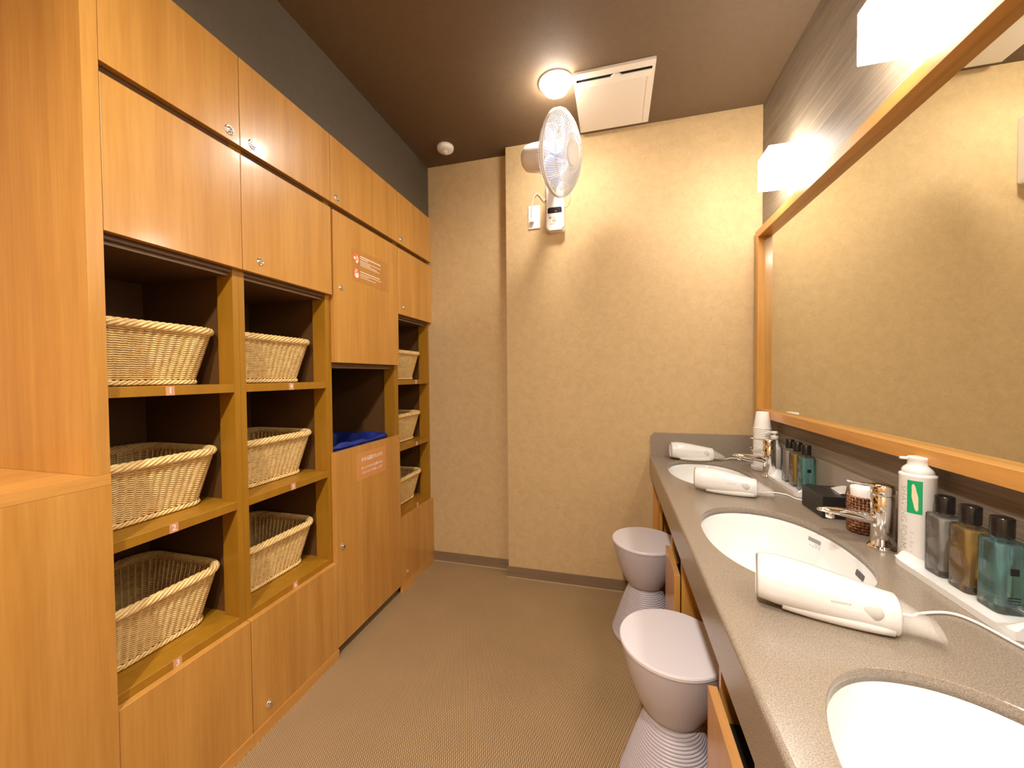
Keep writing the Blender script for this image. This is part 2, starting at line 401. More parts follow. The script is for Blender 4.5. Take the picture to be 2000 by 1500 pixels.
for k in range(4):
    y0, y1 = YD[k], YD[k+1]
    c = thing('locker_cabinet', col_labels[k], 'cabinet', (XF-.2, (y0+y1)/2, 0), 0, 'locker cabinets along the left wall'); cabs.append(c)
    # visible opening limits at the front
    o0 = y0 + (PW if k else .001); o1 = y1-PW
    if k == 2: o0 = y0+.0125; o1 = y1-.018
    zo = ZMB if k != 2 else 1.243
    # side posts (thick front lip), thin side walls behind
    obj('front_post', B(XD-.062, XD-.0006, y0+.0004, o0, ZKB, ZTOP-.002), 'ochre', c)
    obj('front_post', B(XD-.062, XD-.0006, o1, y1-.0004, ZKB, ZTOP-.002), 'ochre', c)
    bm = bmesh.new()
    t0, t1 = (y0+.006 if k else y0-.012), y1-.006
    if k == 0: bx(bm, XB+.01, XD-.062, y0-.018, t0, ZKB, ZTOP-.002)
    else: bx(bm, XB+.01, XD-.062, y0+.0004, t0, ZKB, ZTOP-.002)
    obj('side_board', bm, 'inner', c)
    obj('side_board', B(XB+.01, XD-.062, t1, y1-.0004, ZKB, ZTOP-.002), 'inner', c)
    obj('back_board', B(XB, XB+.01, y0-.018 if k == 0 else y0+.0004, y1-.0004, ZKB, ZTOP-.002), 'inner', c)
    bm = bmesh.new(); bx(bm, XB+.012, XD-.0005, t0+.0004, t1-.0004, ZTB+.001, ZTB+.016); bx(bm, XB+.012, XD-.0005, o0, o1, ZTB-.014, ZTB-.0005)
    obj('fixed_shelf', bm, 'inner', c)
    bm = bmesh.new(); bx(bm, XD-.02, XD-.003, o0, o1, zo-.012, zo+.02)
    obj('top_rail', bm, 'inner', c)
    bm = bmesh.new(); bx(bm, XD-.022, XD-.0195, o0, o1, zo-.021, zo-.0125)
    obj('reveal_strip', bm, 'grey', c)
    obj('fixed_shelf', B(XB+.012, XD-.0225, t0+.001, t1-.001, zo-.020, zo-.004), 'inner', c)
    if k != 2:
        for j, z in enumerate(SH):
            bm = bmesh.new(); bx(bm, XD-.062, XD-.001, o0, o1, z-.0255, z, bev=.0008, seg=1)
            bx(bm, XB+.012, XD-.0625, t0+.0005, t1-.0005, z-.0255, z)
            sh_ = obj('shelf', bm, 'ochre', c)
            num = str([1, 4, None, 7][k]+j)
            yn = [(.7454), (1.140), 0, 2.050][k]
            zn = z-.0128
            obj('number_sticker', B(XD-.001, XD-.0002, yn-.0105, yn+.0105, zn-.0125, zn+.0115), 'numst', sh_)
            obj('numeral', text_bm(num, .022, lambda a, b: Vector((XD+.0002, yn+a, zn+b)), bold=.0004), 'print', sh_)
    # doors
    d = door(c, y0, y1, ZTB, ZTOP)
    lock(d, [y1-.0335, y0+.0425, y0+.037, y0+.035][k], 1.9305, .0135 if k < 2 else .0125)
    if k != 2:
        d = door(c, y0, y1, ZMB, ZM)
        if k: lock(d, y0+.061 if k == 1 else y0+.057, 1.5627)
        d = door(c, y0, y1, ZKB, ZK)
        if k: lock(d, y0+.060, .0885)
    else:
        d = obj('door', B(XD, XF, y0+.0110, y1-.002, 1.2437, ZM, bev=.0008, seg=1), 'wood', c)
        lock(d, 1.3877, 1.562)
        # bathing notice on clear film
        def fn(a, b, e=0.0): return Vector((XF+.0007+e, a, b))
        obj('notice_film', B(XF+.0001, XF+.0005, 1.458, 1.742, 1.612, 1.760), 'film', d)
        def disc(bm, cy_, cz_, ry, rz, d0, d1, n=18):
            extr(bm, [(cy_+ry*math.cos(2*PI*i/n), cz_+rz*math.sin(2*PI*i/n)) for i in range(n)], lambda a, b, q: Vector((XF+q, a, b)), d0, d1)
        for zc in (1.717, 1.649):
            bm = bmesh.new(); disc(bm, 1.4885, zc, .021, .024, .0005, .0008, 20); obj('notice_icon_ground', bm, 'icon', d)
        bm = bmesh.new()
        for a in ((1.481, 1.716, .0085, .007), (1.497, 1.722, .0035, .010), (1.494, 1.702, .007, .0065), (1.502, 1.709, .003, .008)): disc(bm, *a, .0008, .0010)
        obj('notice_icon', bm, 'print', d)['kind'] = 'stuff'
        bm = bmesh.new()
        for a in ((1.492, 1.642, .0135, .0125), (1.489, 1.663, .0045, .0055), (1.485, 1.653, .007, .004)): disc(bm, *a, .0008, .0010)
        obj('notice_icon', bm, 'print', d)['kind'] = 'stuff'
        bm = bmesh.new(); rnd = random.Random(3)
        lines = [(1.733, .158, .0052), (1.724, .055, .0046), (1.7135, .155, .0030), (1.7065, .075, .0030), (1.6995, .128, .0030), (1.6925, .145, .0028),
                 (1.664, .150, .0048), (1.6535, .163, .0030), (1.6465, .060, .0028), (1.6385, .118, .0028)]
        for z, ln, hh in lines:
            y = 1.517
            while y < 1.517+ln:
                wd = rnd.uniform(.0028, .0062)
                extr(bm, [(y, z-hh/2), (y+wd, z-hh/2), (y+wd, z+hh/2*rnd.uniform(.6, 1)), (y, z+hh/2*rnd.uniform(.6, 1))], lambda a, b, q: Vector((XF+q, a, b)), .0005, .0008)
                y += wd+.0009
        obj('notice_print', bm, 'print', d)['kind'] = 'stuff'
        # tilt-out door over the towel bin
        d = obj('door', B(XD-.0005, XF-.0015, y0+.0005, y1-.0015, ZKB, .866, bev=.0008, seg=1), 'wood', c)
        d['label'] = 'tall lower door with a peach Japanese notice'
        lock(d, 1.3726, .459)
        obj('notice_sticker', B(XF-.0015, XF-.0007, 1.4715, 1.6975, .709, .8335), 'sticker', d)
        for s, z, wd, sz, bo in (('タオル回収ボックス', .799, .165, .0215, .0006), ('新しいタオルが必要な方は', .760, .165, .0150, .0002), ('フロントにてお渡しします', .738, .158, .0150, .0002)):
            obj('notice_lettering', text_bm(s, sz, lambda a, b: Vector((XF-.0004, 1.5865+a, z+b)), bold=bo, width=wd), 'print', d)
        bm = bmesh.new(); bx(bm, XD-.05, XD-.022, o0, o1, ZKB, .10); obj('bottom_rail', bm, 'inner', c)
    if k != 2: obj('kick_board', B(XF-.012, XF+.0035, y0+.0005 if k != 3 else y0+.0005, y1-.0005, 0.0, ZKB-.0012), 'wood_y', c)
    else:
        obj('foot', B(XB+.05, XB+.07, y0+.001, y1-.001, 0, ZKB), 'inner', c); obj('foot', B(XD-.06, XD-.04, y1-.02, y1-.0005, 0, ZKB), 'inner', c)
# end panel and low cabinet by the camera
t = thing('end_panel', 'tall cherry laminate end panel standing on the low cabinet at the left edge', 'panel', (-1.35, .585, .966))
LP = lambda x0, x1, ya, yb: [(x0, ya), (x1, ya), (x1, yb), (XD-.060, yb), (XD-.060, .5855), (x0, .5855)]
bm = bmesh.new(); extr(bm, LP(-1.69, XF+.001, .575, .6045), lambda a, b, d: Vector((a, b, d)), .9665, ZC-.001); obj('panel_board', bm, 'wood', t)
t = thing('low_cabinet', 'low cherry laminate cabinet with flat top in the left foreground', 'cabinet', (-1.35, .1, 0))
bm = bmesh.new(); extr(bm, LP(-1.69, XF-.004, -1.0, .6035), lambda a, b, d: Vector((a, b, d)), 0, .94); obj('carcass', bm, 'wood', t)
bm = bmesh.new(); extr(bm, LP(-1.695, XF+.003, -1.02, .6042), lambda a, b, d: Vector((a, b, d)), .9405, .966); obj('top_board', bm, 'wood_y', t)
obj('front_board', B(XF-.0035, XF+.003, -1.02, .6042, 0.0, .9400), 'wood', t)

# ------------------------------------------------------------------ baskets
def rr_path(wx, wy, rad, n):
    """n points equally spaced round a rounded rectangle centred on the origin"""
    segs = []; hx, hy = wx/2, wy/2
    per = 2*(wx-2*rad)+2*(wy-2*rad)+2*PI*rad
    out = []
    corners = [(hx-rad, hy-rad, 0), (-hx+rad, hy-rad, 90), (-hx+rad, -hy+rad, 180), (hx-rad, -hy+rad, 270)]
    items = []
    for i, (cx_, cy_, a0) in enumerate(corners):
        items.append(('arc', cx_, cy_, a0, PI*rad/2))
        nx_ = corners[(i+1) % 4]; L_ = (wx-2*rad) if i % 2 == 0 else (wy-2*rad)
        items.append(('lin', cx_, cy_, a0+90, L_))
    for k in range(n):
        s = per*k/n
        for it in items:
            if s <= it[4]+1e-9: break
            s -= it[4]
        if it[0] == 'arc':
            a = math.radians(it[3])+s/rad; out.append((it[1]+rad*math.cos(a), it[2]+rad*math.sin(a), math.cos(a), math.sin(a)))
        else:
            a = math.radians(it[3]); nx, ny = math.cos(a), math.sin(a); tx, ty = -ny, nx
            out.append((it[1]+nx*rad+tx*s, it[2]+ny*rad+ty*s, nx, ny))
    return out
BW, BD, BH = .311, .330, .174
def basket_size(t):   # t 0 bottom .. 1 top
    return BD-.062*(1-t), BW-.062*(1-t), .042+.012*t
def make_basket():
    c = thing('wicker_basket', 'x', 'basket', (0, 0, 0), 0, 'wicker baskets on the locker shelves')
    NS, K, WV = 456, 60, 57
    bm = bmesh.new()
    rows = 23
    for i in range(rows):
        t = (i+.5)/rows; z = .016+t*(BH-.040)
        wx, wy, rd = basket_size(t)
        path = rr_path(wx, wy, rd, NS)
        for ph in (0,):
            pts = []
            for k, (x, y, nx, ny) in enumerate(path):
                a = 2*PI*WV*k/NS - i*.17
                off = .0024*math.sin(a)
                pts.append((x+nx*off, y+ny*off, z-.0005*math.sin(a)+.0004*math.cos(a)))
            tube(bm, pts, .0025, 5, closed=True, ref=Vector((0, 0, 1)))
    obj('woven_wall', bm, 'rattan', c, world=False)
    bm = bmesh.new()
    b0 = rr_path(*basket_size(0), K); b1 = rr_path(*basket_size(1), K)
    for p, q in zip(b0, b1):
        tube(bm, [(p[0]-p[2]*.0042, p[1]-p[3]*.0042, .004), (q[0]-q[2]*.0042, q[1]-q[3]*.0042, BH-.016)], .0021, 5)
    obj('stakes', bm, 'rattan', c, world=False)['kind'] = 'stuff'
    # rolled rim: a core and plaited strands
    bm = bmesh.new(); NR = 400
    wx, wy, rd = basket_size(1.05)
    path = rr_path(wx, wy, rd+.004, NR)
    tube(bm, [(x, y, BH-.0125) for x, y, nx, ny in path], .0080, 8, closed=True)
    for s in range(6):
        pts = []
        for k, (x, y, nx, ny) in enumerate(path):
            a = 2*PI*12*k/NR + 2*PI*s/6
            rr_ = .0090
            pts.append((x+nx*rr_*math.cos(a), y+ny*rr_*math.cos(a), BH-.0125+rr_*math.sin(a)))
        tube(bm, pts, .0042, 6, closed=True, ref=Vector((0, 0, 1)))
    obj('rolled_rim', bm, 'rattan', c, world=False)
    bm = bmesh.new()
    wx, wy, rd = basket_size(0)
    path = rr_path(wx+.002, wy+.002, rd, NR)
    for s in range(3):
        pts = []
        for k, (x, y, nx, ny) in enumerate(path):
            a = 2*PI*24*k/NR + 2*PI*s/3
            pts.append((x+nx*.0035*math.cos(a), y+ny*.0035*math.cos(a), .0085+.0045*math.sin(a)))
        tube(bm, pts, .0034, 5, closed=True, ref=Vector((0, 0, 1)))
    obj('foot_border', bm, 'rattan', c, world=False)
    bm = bmesh.new(); extr(bm, [(p[0], p[1]) for p in rr_path(wx-.006, wy-.006, rd, 48)], lambda a, b, d: Vector((a, b, d)), .004, .009)
    obj('base', bm, 'rattan', c, world=False)
    return c
bsk = make_basket()
XBK = -1.2 - BD/2
spots = []
where = ['column nearest the camera', 'second column', 'far corner column']
for ci, (yc, xo) in enumerate(((.7650, 0), (1.1420, 0), (2.020, .018))):
    for j in range(3):
        n = [1, 4, 7][ci]+j
        spots.append((XBK+xo, yc, SH[j]+.0005, 'pale woven rattan basket on %s shelf numbered %d in the %s' % (['top', 'middle', 'bottom'][j], n, where[ci])))
for i, (x, y, z, lb) in enumerate(spots):
    o = bsk if i == 0 else copy_tree(bsk)
    o.location = (x, y, z); o['label'] = lb
    if i > 2: o.scale = (1, 1.085, 1)
# ------------------------------------------------------------------ blue towel bag in the bin
t = thing('laundry_bag', 'royal blue nylon bag open in the towel return bin', 'bag', (-1.33, 1.585, .05))
bm = bmesh.new(); NB = 72
rings = []
for k, (off, z) in enumerate([(-.055, .05), (-.03, .2), (-.012, .5), (-.006, .78), (.0, .845), (.004, .868), (-.002, .880), (-.012, .882), (-.020, .868), (-.028, .82), (-.035, .6), (-.05, .3)]):
    ring = []
    for i, (x, y, nx, ny) in enumerate(rr_path(.34, .43, .05, NB)):
        wv = .004*math.sin(i*1.3+k)+.003*math.sin(i*.47+2*k)
        zz = z + (.006*math.sin(i*.35)+.004*math.sin(i*.9+1) if .8 < z else 0)
        ring.append(bm.verts.new((-1.335+x+nx*(off+wv), 1.585+y+ny*(off+wv), zz)))
    rings.append(ring)
for a, b in zip(rings, rings[1:]):
    for i in range(NB):
        fc = bm.faces.new((a[i], a[(i+1) % NB], b[(i+1) % NB], b[i])); fc.smooth = True
bm.faces.new(list(reversed(rings[0]))); bm.faces.new(rings[-1])
obj('bag_body', bm, 'blue', t)
bm = bmesh.new(); tube(bm, [(-1.335+x+nx*.004, 1.585+y+ny*.004, .872) for x, y, nx, ny in rr_path(.345, .435, .05, 60)], .004, 6, closed=True)
obj('hem', bm, 'blue', t)

# ================================================================== VANITY
BC = [(.402, 1.826), (.402, 1.122), (.402, .420)]
AX, AY, EXP = .167, .248, 2.2
YSEG = [YC-.0005, 1.475, .772, .07, -.6]
t = thing('vanity_worktop', 'speckled taupe stone worktop with three oval basin cut-outs', 'worktop', (.44, 1.0, .65))
bm = bmesh.new()
def selp(a, ax, ay):
    ca, sa = math.cos(a), math.sin(a)
    return (ax*math.copysign(abs(ca)**(2/EXP), ca), ay*math.copysign(abs(sa)**(2/EXP), sa))
XS0 = CX+.008; XS1 = XR-.0005
NH = 96
for (bxc, byc), ya, yb in zip(BC, YSEG, YSEG[1:]):
    top_h, bot_h, top_o, bot_o = [], [], [], []
    angs = [2*PI*i/NH for i in range(NH)]
    for a in angs:
        p = selp(a, AX, AY); top_h.append((bxc+p[0], byc+p[1]))
    outer = []
    for (hx, hy) in top_h:       # push out radially to the rectangle
        dx, dy = hx-bxc, hy-byc
        tx = ((XS1-bxc) if dx > 0 else (XS0-bxc))/dx if abs(dx) > 1e-9 else 1e9
        ty = ((ya-byc) if dy > 0 else (yb-byc))/dy if abs(dy) > 1e-9 else 1e9
        k = min(tx, ty); outer.append([bxc+dx*k, byc+dy*k])
    for cx_, cy_ in ((XS0, ya), (XS0, yb), (XS1, ya), (XS1, yb)):
        i = min(range(NH), key=lambda q: (outer[q][0]-cx_)**2+(outer[q][1]-cy_)**2); outer[i] = [cx_, cy_]
    def V(lst, z): return [bm.verts.new((x, y, z)) for x, y in lst]
    H0, O0, H1 = V(top_h, CT), V(outer, CT), V(top_h, CT-.020)
    HB = V([(bxc+(x-bxc)*.994, byc+(y-byc)*.994) for x, y in top_h], CT-.0012)
    O1 = V(outer, CT-.020)
    for i in range(NH):
        j = (i+1) % NH
        bm.faces.new((H0[i], H0[j], O0[j], O0[i])); bm.faces.new((H0[i], HB[i], HB[j], H0[j]))
        fc = bm.faces.new((HB[i], H1[i], H1[j], HB[j])); fc.smooth = True
        bm.faces.new((H1[i], O1[i], O1[j], H1[j]))
bx(bm, XS0, XS1, YSEG[-1], YSEG[-2], CT-.02, CT)
# front apron with a rounded nose
prof = [(CX, .655), (CX, CT-.008)]+[(CX+.008-.008*math.cos(a), CT-.008+.008*math.sin(a)) for a in (PI/8, PI/4, 3*PI/8, PI/2)]+[(XS0, CT-.02), (CX+.022, CT-.02), (CX+.022, .655)]
extr(bm, prof, lambda a, b, d: Vector((a, d, b)), YSEG[-1], YSEG[0])
obj('slab', bm, 'stone', t)
bm = bmesh.new()
bx(bm, XR-.013, XR-.0008, YSEG[-1], YC-.013, CT+.0003, .880, bev=.001, seg=1)
extr(bm, [(CX+.005, CT+.0003), (CX+.005, .858), (CX+.023, .8765), (XR-.001, .8765), (XR-.001, CT+.0003)], lambda a, b, d: Vector((a, d, b)), YC-.0125, YC-.0008)
obj('backsplash', bm, 'stone', t)
# joinery below
t = thing('vanity_carcass', 'cherry laminate back and end boards below the stone worktop', 'cabinet', (.5, 1.0, 0))
obj('back_panel', B(.60, .615, -.6, YC-.002, 0, .654), 'wood', t)
obj('end_panel', B(.2005, .599, YC-.022, YC-.002, 0, .654), 'wood', t)
obj('filler_panel', B(.2215, .2365, YC-.10, YC-.0225, 0, .654), 'wood', t)
def bin_cab(yc, lb):
    t = thing('waste_bin_cabinet', lb, 'cabinet', (.4, yc, 0), 0, 'waste cabinets below the worktop')
    y0, y1 = yc-.117, yc+.117
    for a, b_ in ((y0, y0+.016), (y1-.016, y1)):
        obj('side_panel', B(.2205, .599, a, b_, 0, .654), 'wood', t)
    fp = obj('front_panel', B(.198, .2165, y0, y1, .03, .50, bev=.0008, seg=1), 'wood', t)
    obj('edge_band', B(.1985, .216, y0+.0015, y1-.0015, .4995, .5008), 'edge', fp)
    obj('inner_box', B(.225, .58, y0+.02, y1-.02, .03, .44), 'slot', t)
    obj('kick_board', B(.235, .25, y0+.017, y1-.017, 0, .029), 'wood', t)
bin_cab(1.500, 'cherry laminate waste cabinet with open slot between the two mauve stools')
bin_cab(.789, 'cherry laminate waste cabinet with open slot in the right foreground below the counter')

def basin(bc, lb, full):
    t = thing('washbasin', lb, 'washbasin', (bc[0], bc[1], CT-.18), 0, 'oval basins in the stone worktop')
    bm = bmesh.new(); N = 96
    prof = [(1.05, -.0205), (1.035, -.0205), (1.0, -.022), (.985, -.035), (.955, -.06), (.90, -.09), (.80, -.120), (.62, -.142), (.40, -.152), (.16, -.157)]
    rings = []
    for s, z in prof:
        rings.append([bm.verts.new((bc[0]+selp(2*PI*i/N, AX, AY)[0]*s, bc[1]+selp(2*PI*i/N, AX, AY)[1]*s, CT+z)) for i in range(N)])
    outp = [(.16, -.172), (.42, -.168), (.66, -.158), (.85, -.135), (.96, -.10), (1.02, -.06), (1.035, -.034), (1.05, -.034)]
    for s, z in outp:
        rings.append([bm.verts.new((bc[0]+selp(2*PI*i/N, AX, AY)[0]*s, bc[1]+selp(2*PI*i/N, AX, AY)[1]*s, CT+z)) for i in range(N)])
    for a, b in zip(rings, rings[1:]+rings[:1]):
        for i in range(N):
            fc = bm.faces.new((a[i], a[(i+1) % N], b[(i+1) % N], b[i])); fc.smooth = True
    obj('bowl', bm, 'porc', t)
    bm = bmesh.new(); lathe(bm, [(.031, -.174), (.031, -.1565), (.027, -.1545), (.012, -.1545), (.010, -.160), (.002, -.160)], 32, c=(bc[0], bc[1], CT)); obj('drain', bm, 'chrome', t)
    # overflow slot in the wall side of the bowl
    a0 = -.18
    def wallpt(a, z, off=0.0):
        s = .985+(z+.035)/(.025)*.03 if z > -.06 else .955
        p = selp(a, AX*s, AY*s); n = Vector((p[0]/AX**2, p[1]/AY**2, 0)).normalized()
        return Vector((bc[0]+p[0], bc[1]+p[1], CT+z)) - n*off
    bm = bmesh.new()
    A, Bt = [], []
    for (q, zz) in rrect(-.075, .075, -.056, -.042, .0065, 4):
        A.append(bm.verts.new(wallpt(a0+q, zz, .0008))); Bt.append(bm.verts.new(wallpt(a0+q, zz, -.004)))
    bm.faces.new(A); bm.faces.new(list(reversed(Bt)))
    for i in range(len(A)): bm.faces.new((A[i], A[(i+1) % len(A)], Bt[(i+1) % len(A)], Bt[i]))
    obj('overflow_slot', bm, 'black', t)
    if full:
        lab = [(.42, .60, -.0475, -.0375, 'greytext'), (.42, .50, -.0545, -.0505, 'palegrey'), (.42, .58, -.0600, -.0565, 'palegrey')]
        for (q0, q1, z0, z1, mt) in lab:
            bm = bmesh.new(); n = 7; A = []; Bt = []
            for i in range(n+1): 
                q = q0+(q1-q0)*i/n
                A.append((bm.verts.new(wallpt(q, z0, .0009)), bm.verts.new(wallpt(q, z1, .0009))))
            for i in range(n):
                if mt == 'palegrey' and i % 2: continue
                bm.faces.new((A[i][0], A[i+1][0], A[i+1][1], A[i][1]))
            obj('maker_mark', bm, mt, t)
basin(BC[0], 'far oval white basin beside the back wall, half hidden by a hair dryer', True)
basin(BC[1], 'middle oval white basin with dark overflow slot in front of the chrome tap', True)
basin(BC[2], 'nearest oval white basin cut off by the bottom right of the picture', False)

def faucet(x, y, lb):
    t = thing('basin_tap', lb, 'tap', (x, y, CT), 0, 'chrome mixer taps')
    bm = bmesh.new(); lathe(bm, [(.0285, .0003), (.0285, .003), (.026, .0055), (.0240, .0065), (.0240, .009)], 40, c=(x, y, CT)); obj('base_ring', bm, 'chrome', t)
    bm = bmesh.new(); lathe(bm, [(.0225, .006), (.0225, .128), (.0215, .1295), (.0215, .131)], 40, c=(x, y, CT)); obj('body', bm, 'chrome', t)
    bm = bmesh.new(); lathe(bm, [(.0225, .1315), (.0228, .133), (.0228, .152), (.0212, .1555), (.015, .1575), (.002, .158)], 40, c=(x, y, CT)); h = obj('lever_cap', bm, 'chrome', t)
    # flat curved lever toward the basin
    bm = bmesh.new(); pts = [(.004, .1520, .010, .0045), (-.025, .1535, .010, .0040), (-.045, .1555, .0095, .0032), (-.063, .1590, .0085, .0028), (-.071, .1610, .006, .0022)]
    rings = []
    for dx, z, wy, hz in pts:
        rings.append([bm.verts.new((x+dx, y+wy*math.cos(a), CT+z+hz*math.sin(a))) for a in [2*PI*i/14 for i in range(14)]])
    for a, b in zip(rings, rings[1:]):
        for i in range(14):
            fc = bm.faces.new((a[i], a[(i+1) % 14], b[(i+1) % 14], b[i])); fc.smooth = True
    bm.faces.new(rings[0]); bm.faces.new(list(reversed(rings[-1]))); obj('lever', bm, 'chrome', t)
    # broad tapering spout
    bm = bmesh.new(); pts = [(-.006, .066, .0140, .0130), (-.03, .072, .0145, .0130), (-.06, .078, .0150, .0115), (-.09, .0825, .0150, .0095), (-.115, .0850, .0135, .0070), (-.130, .0855, .0095, .0042), (-.136, .0850, .004, .002)]
    rings = []
    for dx, z, wy, hz in pts:
        rings.append([bm.verts.new((x+dx, y+wy*math.cos(a), CT+z+hz*math.sin(a))) for a in [2*PI*i/20 for i in range(20)]])
    for a, b in zip(rings, rings[1:]):
        for i in range(20):
            fc = bm.faces.new((a[i], a[(i+1) % 20], b[(i+1) % 20], b[i])); fc.smooth = True
    bm.faces.new(rings[0]); bm.faces.new(list(reversed(rings[-1]))); obj('spout', bm, 'chrome', t)
    bm = bmesh.new(); lathe(bm, [(.0095, .066), (.0095, .078), (.008, .080)], 24, c=(x-.108, y, CT)); obj('aerator', bm, 'chrome', t)
faucet(.634, 1.128, 'chrome mixer tap behind the middle basin, in front of the woven cup')
faucet(.624, 1.802, 'chrome mixer tap behind the far basin, in front of the paper cups')
faucet(.634, .424, 'chrome mixer tap behind the nearest basin')

# ================================================================== MIRROR
ZF0, ZF1 = .9780, 1.8745; XG = XR-.006; XFM = .668; YM0, YM1 = -.45, 2.121; FW = .036
t = thing('wall_mirror', 'long wood-framed mirror on the right wall above the counter', 'mirror', (XR-.02, 1.0, ZF0))
obj('mirror_glass', B(XG, XG+.004, YM0+.03, YM1-.03, ZF0+.03, ZF1-.03), 'mirror', t)
for a in ((YM0, YM1, ZF0, ZF0+FW, 'wood_y'), (YM0, YM1, ZF1-FW, ZF1, 'wood_y')):
    obj('frame_rail', B(XFM, XR-.0005, a[0], a[1], a[2], a[3], bev=.001, seg=1), a[4], t)
for a in ((YM1-FW, YM1), (YM0, YM0+FW)):
    obj('frame_stile', B(XFM, XR-.0005, a[0], a[1], ZF0+FW+.0002, ZF1-FW-.0002), 'wood', t)
# ================================================================== WALL LAMPS
def wall_lamp(yc, lb):
    t = thing('wall_lamp', lb, 'lamp', (XR-.05, yc, 2.015), 0, 'cube lamps above the mirror')
    obj('opal_shade', B(.592, XR-.006, yc-.0595, yc+.0595, 1.953, 2.084, bev=.003, seg=2), 'lamp', t)
    obj('back_plate', B(XR-.0055, XR-.0005, yc-.05, yc+.05, 1.963, 2.074), 'white', t)
wall_lamp(1.796, 'glowing white cube lamp above the far end of the mirror')
wall_lamp(1.112, 'glowing white cube lamp above the mirror, second from the far wall')
wall_lamp(.428, 'glowing white cube lamp above the mirror, nearest the camera')
# ================================================================== CEILING
def downlight(x, y, lb, watts):
    t = thing('ceiling_light', lb, 'lamp', (x, y, ZC-.03), 0, 'round ceiling lights')
    bm = bmesh.new(); lathe(bm, [(.078, -.0005), (.078, -.004), (.066, -.008), (.064, -.002)], 48, c=(x, y, ZC), cap0=False, cap1=False); obj('trim_ring', bm, 'white', t)
    bm = bmesh.new(); lathe(bm, [(.064, -.002), (.063, -.018), (.054, -.034), (.034, -.046), (.003, -.050)], 40, c=(x, y, ZC)); obj('lens', bm, 'down', t)
    ld = bpy.data.lights.new('downlight_beam', 'AREA'); ld.shape = 'DISK'; ld.size = .075; ld.energy = watts; ld.color = WARM; ld.spread = math.radians(165)
    lo = bpy.data.objects.new('downlight_beam', ld); COL.objects.link(lo); lo.parent = t; lo.location = (0, 0, -.026)
downlight(-.25, 1.735, 'round lit ceiling light above the wall fan', 3)
downlight(-.25, .25, 'round lit ceiling light over the middle of the room', 9)
downlight(-.30, -.62, 'round lit ceiling light behind the camera', 29)
t = thing('ceiling_vent', 'square white ceiling ventilation cover beside the round light', 'vent', (0, 1.9, ZC-.02))
gx0, gx1, gy0, gy1 = -.171, .172, 1.700, 2.106
bm = bmesh.new()
for a in ((gx0, gx1, gy0, gy0+.034), (gx0, gx1, gy1-.012, gy1), (gx0, gx0+.012, gy0+.034, gy1-.012), (gx1-.012, gx1, gy0+.034, gy1-.012)):
    bx(bm, a[0], a[1], a[2], a[3], ZC-.012, ZC-.0005)
obj('frame', bm, 'ventw', t)
obj('intake_slot', B(gx0+.02, gx1-.014, gy0+.0345, gy0+.062, ZC-.006, ZC-.0008), 'slot', t)
bm = bmesh.new(); 
extr(bm, [(gy0+.049, ZC-.014), (gy0+.074, ZC-.021), (gy1-.014, ZC-.021), (gy1-.014, ZC-.013), (gy0+.051, ZC-.009)], lambda a, b, d: Vector((d, a, b)), gx0+.006, gx1-.012)
obj('cover_panel', bm, 'ventw', t)
bm = bmesh.new(); extr(bm, [(.018, gy0+.049), (.036, gy0+.037), (.048, gy0+.037), (.064, gy0+.049)], lambda a, b, d: Vector((a-.03, b, d)), ZC-.016, ZC-.008); obj('catch', bm, 'ventw', t)
obj('ridge', B(gx1-.030, gx1-.026, gy0+.08, gy1-.02, ZC-.0235, ZC-.0205), 'ventw', t)
t = thing('smoke_detector', 'small round white smoke detector on the ceiling near the corner', 'smoke detector', (-.93, 2.05, ZC-.03))
bm = bmesh.new(); lathe(bm, [(.048, -.0005), (.048, -.014), (.044, -.022), (.032, -.026), (.020, -.028)], 40, c=(-.93, 2.04, ZC)); obj('housing', bm, 'white_m', t)
bm = bmesh.new(); lathe(bm, [(.015, -.028), (.013, -.040), (.003, -.042)], 24, c=(-.93, 2.04, ZC)); obj('sensor_cap', bm, 'white_m', t)
bm = bmesh.new()
for i in range(10):
    a = 2*PI*i/10; c_, s_ = math.cos(a), math.sin(a)
    tube(bm, [(-.93+.031*c_, 2.04+.031*s_, ZC-.0262), (-.93+.014*c_, 2.04+.014*s_, ZC-.0405)], .0014, 5)
obj('sensor_cage', bm, 'white_m', t)

# ================================================================== WALL FAN
t = thing('wall_fan', 'white oscillating wall fan with round wire guard below the ceiling light', 'fan', (-.307, YC-.03, 1.975))
bm = bmesh.new(); extr(bm, [(a, b) for a, b in rrect(-.356, -.261, 1.977, 2.27, .016, 5)], lambda a, b, d: Vector((a, d, b)), YC-.052, YC-.0008)
bmesh.ops.bevel(bm, geom=[e for e in bm.edges if all(abs(v.co.y-(YC-.052)) < 1e-5 for v in e.verts)], offset=.006, segments=3, affect='EDGES')
obj('base', bm, 'white', t)
yf_ = YC-.0522
bm = bmesh.new(); extr(bm, [(-.349, 2.068), (-.272, 2.068), (-.272, 2.092), (-.278, 2.099), (-.343, 2.099), (-.349, 2.092)], lambda a, b, d: Vector((a, d, b)), yf_-.001, yf_+.0005); obj('display', bm, 'black', t)
bm = bmesh.new(); bx(bm, -.309, -.301, yf_-.0018, yf_-.001, 2.074, 2.080); obj('indicator', bm, 'red', t)
for i, xx_ in enumerate((-.335, -.315, -.293)):
    obj('button', B(xx_-.006, xx_+.006, yf_-.0012, yf_+.0005, 2.040, 2.050, bev=.001, seg=1), 'palegrey' if i else 'greytext', t)
obj('button', B(-.323, -.303, yf_-.0014, yf_+.0005, 2.022, 2.034, bev=.001, seg=1), 'orangeb', t)
bm = bmesh.new()
for i in range(9): bx(bm, -.336+i*.0035, -.3335+i*.0035, yf_-.0008, yf_, 2.0085, 2.0115)
obj('printed_mark', bm, 'greytext', t)['kind'] = 'stuff'
